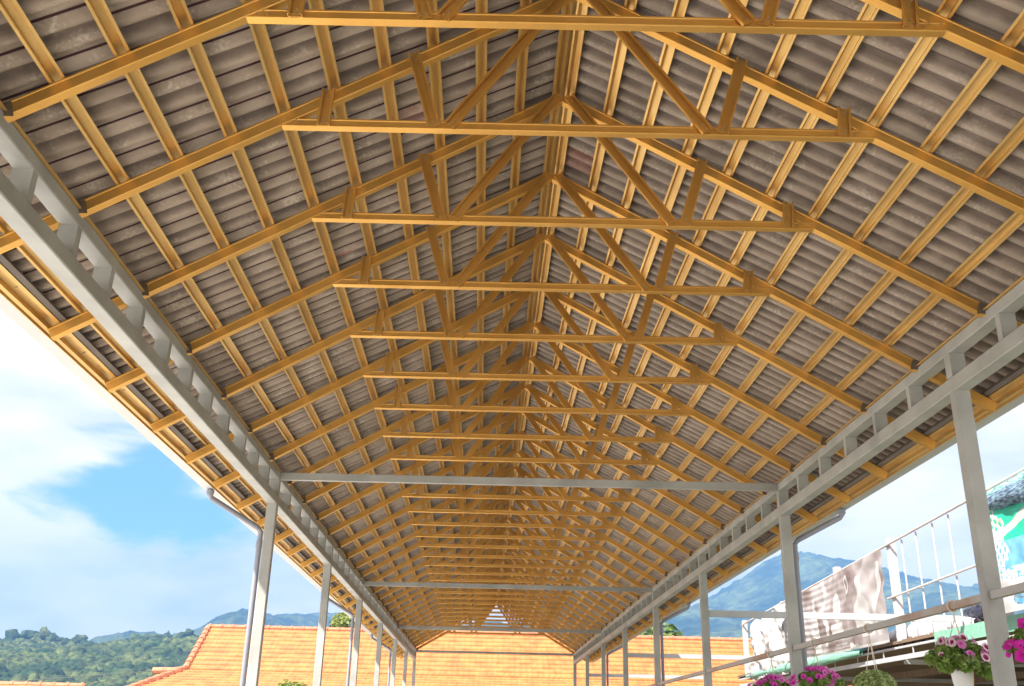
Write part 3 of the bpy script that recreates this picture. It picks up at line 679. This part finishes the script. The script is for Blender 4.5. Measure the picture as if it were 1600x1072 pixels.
# bundle of shade netting slung over the top rail
def bundle(name, y0, y1, z0, r, mats, label, cat, seed, xr=5.95, sagv=.05, split=.5):
    nu, nv = 60, 26; U = np.linspace(0, 1, nu); W_ = np.linspace(0, 2*np.pi, nv); u, w = np.meshgrid(U, W_, indexing='ij')
    rr = r*(1+.30*(vnoise(u*20, np.abs(w-np.pi)*3, seed)-.5)+.18*(vnoise(u*50, np.abs(w-np.pi)*9, seed+1)-.5))*np.clip(np.sin(np.pi*np.clip(u, .02, .98))**.35, .3, 1)
    V = np.stack([(xr+rr*np.cos(w)*.9).ravel(), (y0+(y1-y0)*u).ravel(), (z0+rr*np.sin(w)-sagv*np.sin(np.pi*u)).ravel()], 1)
    F = grid_faces(nu, nv); wc = ((w[:-1, :-1]+w[1:, 1:])/2).ravel()
    o = np_mesh(name, V, F, mats, mi=(np.sin(wc) < split).astype(int) if len(mats) > 1 else None); tag(o, label, cat); return o
bundle('shade_netting', 12.35, 9.2, 2.86+G, .17, [TEAL, NAVY], 'rolled teal and navy shade netting above the lace banner', 'netting', 31, split=.35)
bundle('mint_tarp_roll', 24.4, 16.9, 1.37+G, .085, [MINT], 'long rolled mint green tarp along the shed eave', 'tarp', 33, xr=5.93, sagv=.0)
bundle('plastic_sheet', 16.8, 13.4, 1.52+G, .15, [LILAC], 'heaped grey plastic sheeting on the shed roof edge', 'plastic sheet', 35, xr=6.25, sagv=-.03)
bundle('black_tarp', 14.0, 12.6, 1.66+G, .12, [BLACKT], 'folded shiny black tarp beside the near right post', 'tarp', 37, xr=6.35, sagv=0)
bundle('printed_plastic_bag', 17.6, 16.7, 1.50+G, .10, [BANW, BLUEP], 'small crumpled white and blue printed plastic on the eave', 'plastic bag', 39, xr=6.0, sagv=0, split=-.5)

# ================================================================ hanging plants on the right rail
def flower_mesh(name, r, mats, seed):
    b = MB(); n = 20; rd = random.Random(seed)
    rings = [(.05, -.35, 0), (.28, -.12, 0), (.62, .03, 0), (1.0, .02, 1)]
    V = []
    for q, z, w in rings:
        for k in range(n):
            a = 2*math.pi*k/n; lob = 1+.10*math.cos(5*a)*w; V.append((r*q*lob*math.cos(a), r*q*lob*math.sin(a), r*(z+.10*math.cos(10*a+1)*w)))
    F = []; M = []
    for i in range(3):
        for k in range(n): F.append((i*n+k, i*n+(k+1) % n, (i+1)*n+(k+1) % n, (i+1)*n+k)); M.append([0, 0 if len(mats) < 3 else 1, 1 if len(mats) < 3 else 2][i])
    F.append(tuple(range(n))); M.append(0); b.v = V; b.f = F; b.m = M
    me = b.data(name, mats); me.polygons.foreach_set('use_smooth', [True]*len(me.polygons)); return me
FL_A = flower_mesh('flower', .030, [DEEP, MAG, ROSE], 1)      # deep throat, magenta limb
FL_B = flower_mesh('flower', .030, [DEEP, DEEP, PALE], 2)     # wine with pale edge
FL_C = flower_mesh('flower', .036, [ROSE, MAG, MAG], 3)        # plain magenta, larger
FL_D = flower_mesh('flower', .026, [ROSE, ROSE, PINK], 4)
def hanging_plant(loc, label, kind, seed, rx=.2, rz_=.12, pot=.085, droop=.12, nleaf=2200, flowers=(FL_A,), nfl=34, zrail=zr, cat='hanging plant', potname='pot'):
    rd = random.Random(seed); t_ = empty('hanging_plant', loc, label, cat, 'plants hanging from the rail between the right posts')
    b = MB(); n = 28; V = []; prof = [(0, -.165), (.66, -.165), (.70, -.150), (.93, .0), (1.06, .0), (1.06, .018), (.98, .018), (.90, -.02)]
    for q, z in prof:
        for k in range(n): a = 2*math.pi*k/n; V.append((pot*q*math.cos(a), pot*q*math.sin(a), z))
    F = [(i*n+k, i*n+(k+1) % n, (i+1)*n+(k+1) % n, (i+1)*n+k) for i in range(len(prof)-1) for k in range(n)]
    b.add(V, F)
    if kind != 'ball': b.build('pot', POTW, t_, smooth=False)
    else: b.build('pot', POTW, t_)
    # leaves
    cs = []; rs = []
    if kind == 'ball': cs = [(0, 0, .06)]; rs = [rx]; sq = .82
    else:
        sq = .7
        for i in range(15):
            a = rd.uniform(0, 2*math.pi); q = rd.uniform(.25, 1)*rx; cs.append((q*math.cos(a), q*math.sin(a), .05+rz_*.5*(1-(q/rx)**2)-droop*(q/rx)**3*rd.uniform(.1, 1))); rs.append(rd.uniform(.045, .075))
    V, F = leaf_cloud(cs, rs, nleaf, .017 if kind != 'ball' else .011, squash=sq)
    np_mesh('foliage', V, F, LEAF if kind != 'ball' else LEAF2, parent=t_)
    b = MB()
    for i in range(26):
        c = cs[i % len(cs)]; p = (c[0]+rd.uniform(-.03, .03), c[1]+rd.uniform(-.03, .03), c[2]+rd.uniform(-.03, .04)); b.tube([(0, 0, -.01), (p[0]*.5, p[1]*.5, p[2]*.6+.03), p], .0028, 4, r2=.0015)
    b.build('stems', LEAF, t_)
    for i in range(nfl):
        a = rd.uniform(0, 2*math.pi) if i % 3 else rd.uniform(math.pi, 2*math.pi); q = rd.uniform(.25, 1.12)*rx
        z = .085+rz_*.75*(1-(q/rx)**2)-droop*max(0, q/rx-.2)**2*rd.uniform(.0, 1.1)
        f_ = link('flower', rd.choice(flowers), t_, (q*math.cos(a), q*math.sin(a), z))
        nrm = Vector((math.cos(a)*q/rx*1.1+rd.uniform(-.35, .35), math.sin(a)*q/rx*1.1-.55+rd.uniform(-.35, .35), .55+rd.uniform(-.3, .4)))
        f_.rotation_euler = nrm.to_track_quat('Z', 'Y').to_euler(); sc_ = rd.uniform(.75, 1.1); f_.scale = (sc_, sc_, sc_)
    # cords up to the rail and a loop of cord round it
    b = MB(); top = zrail-loc[2]
    for k in range(3):
        a = 2*math.pi*k/3+.5; b.tube([(pot*1.03*math.cos(a), pot*1.03*math.sin(a), .01), (.004*math.cos(a), .004*math.sin(a), top-.09)], .003, 6)
    b.tube([(0, 0, top-.095), (0, .0, top-.03)], .005, 6)
    ring = [(.034*math.cos(q), 0, top+.034*math.sin(q)) for q in np.linspace(-math.pi/2, 1.5*math.pi, 17)]
    b.tube(ring, .006, 6); b.build('hanger_cord', CORD, t_)
    return t_
hanging_plant((2.54, 6.23, .485+G), 'petunias with wine flowers edged in pink spilling from a white hanging pot', 'spill', 3, rx=.16, rz_=.055, pot=.082, droop=.16, nleaf=2600, flowers=(FL_B, FL_B, FL_D), nfl=36)
hanging_plant((2.54, 7.66, .31+G), 'clipped round green shrub without flowers hanging from the rail', 'ball', 4, rx=.155, pot=.08, nleaf=6500, nfl=0)
hanging_plant((2.54, 8.95, .41+G), 'purple petunias with dark throats under the middle of the rail, nearer of two', 'spill', 5, rx=.235, rz_=.13, nleaf=3000, flowers=(FL_A, FL_A, FL_D), nfl=52)
hanging_plant((2.54, 10.35, .42+G), 'purple petunias with green leaves behind the second right post', 'spill', 6, rx=.23, rz_=.12, nleaf=2600, flowers=(FL_A, FL_D), nfl=36)
hanging_plant((2.54, 5.27, .43+G), 'large bright magenta petunias at the right edge of the picture', 'spill', 7, rx=.16, rz_=.16, droop=.10, nleaf=1800, flowers=(FL_C,), nfl=38)

# ================================================================ haze between here and the mountains
me = MB().box((-2500, -300, -1.4), (2500, 2060, 292)).data('haze', [])
ho = link('haze', me); ho['kind'] = 'stuff'
m = bpy.data.materials.new('haze_air'); m.use_nodes = True; nt = m.node_tree; nt.nodes.clear()
o_ = nt.nodes.new('ShaderNodeOutputMaterial'); pv = nt.nodes.new('ShaderNodeVolumePrincipled')
pv.inputs['Density'].default_value = .00058; pv.inputs['Color'].default_value = (.17, .36, .74, 1); pv.inputs['Anisotropy'].default_value = 0
nt.links.new(pv.outputs[0], o_.inputs['Volume']); me.materials.append(m)
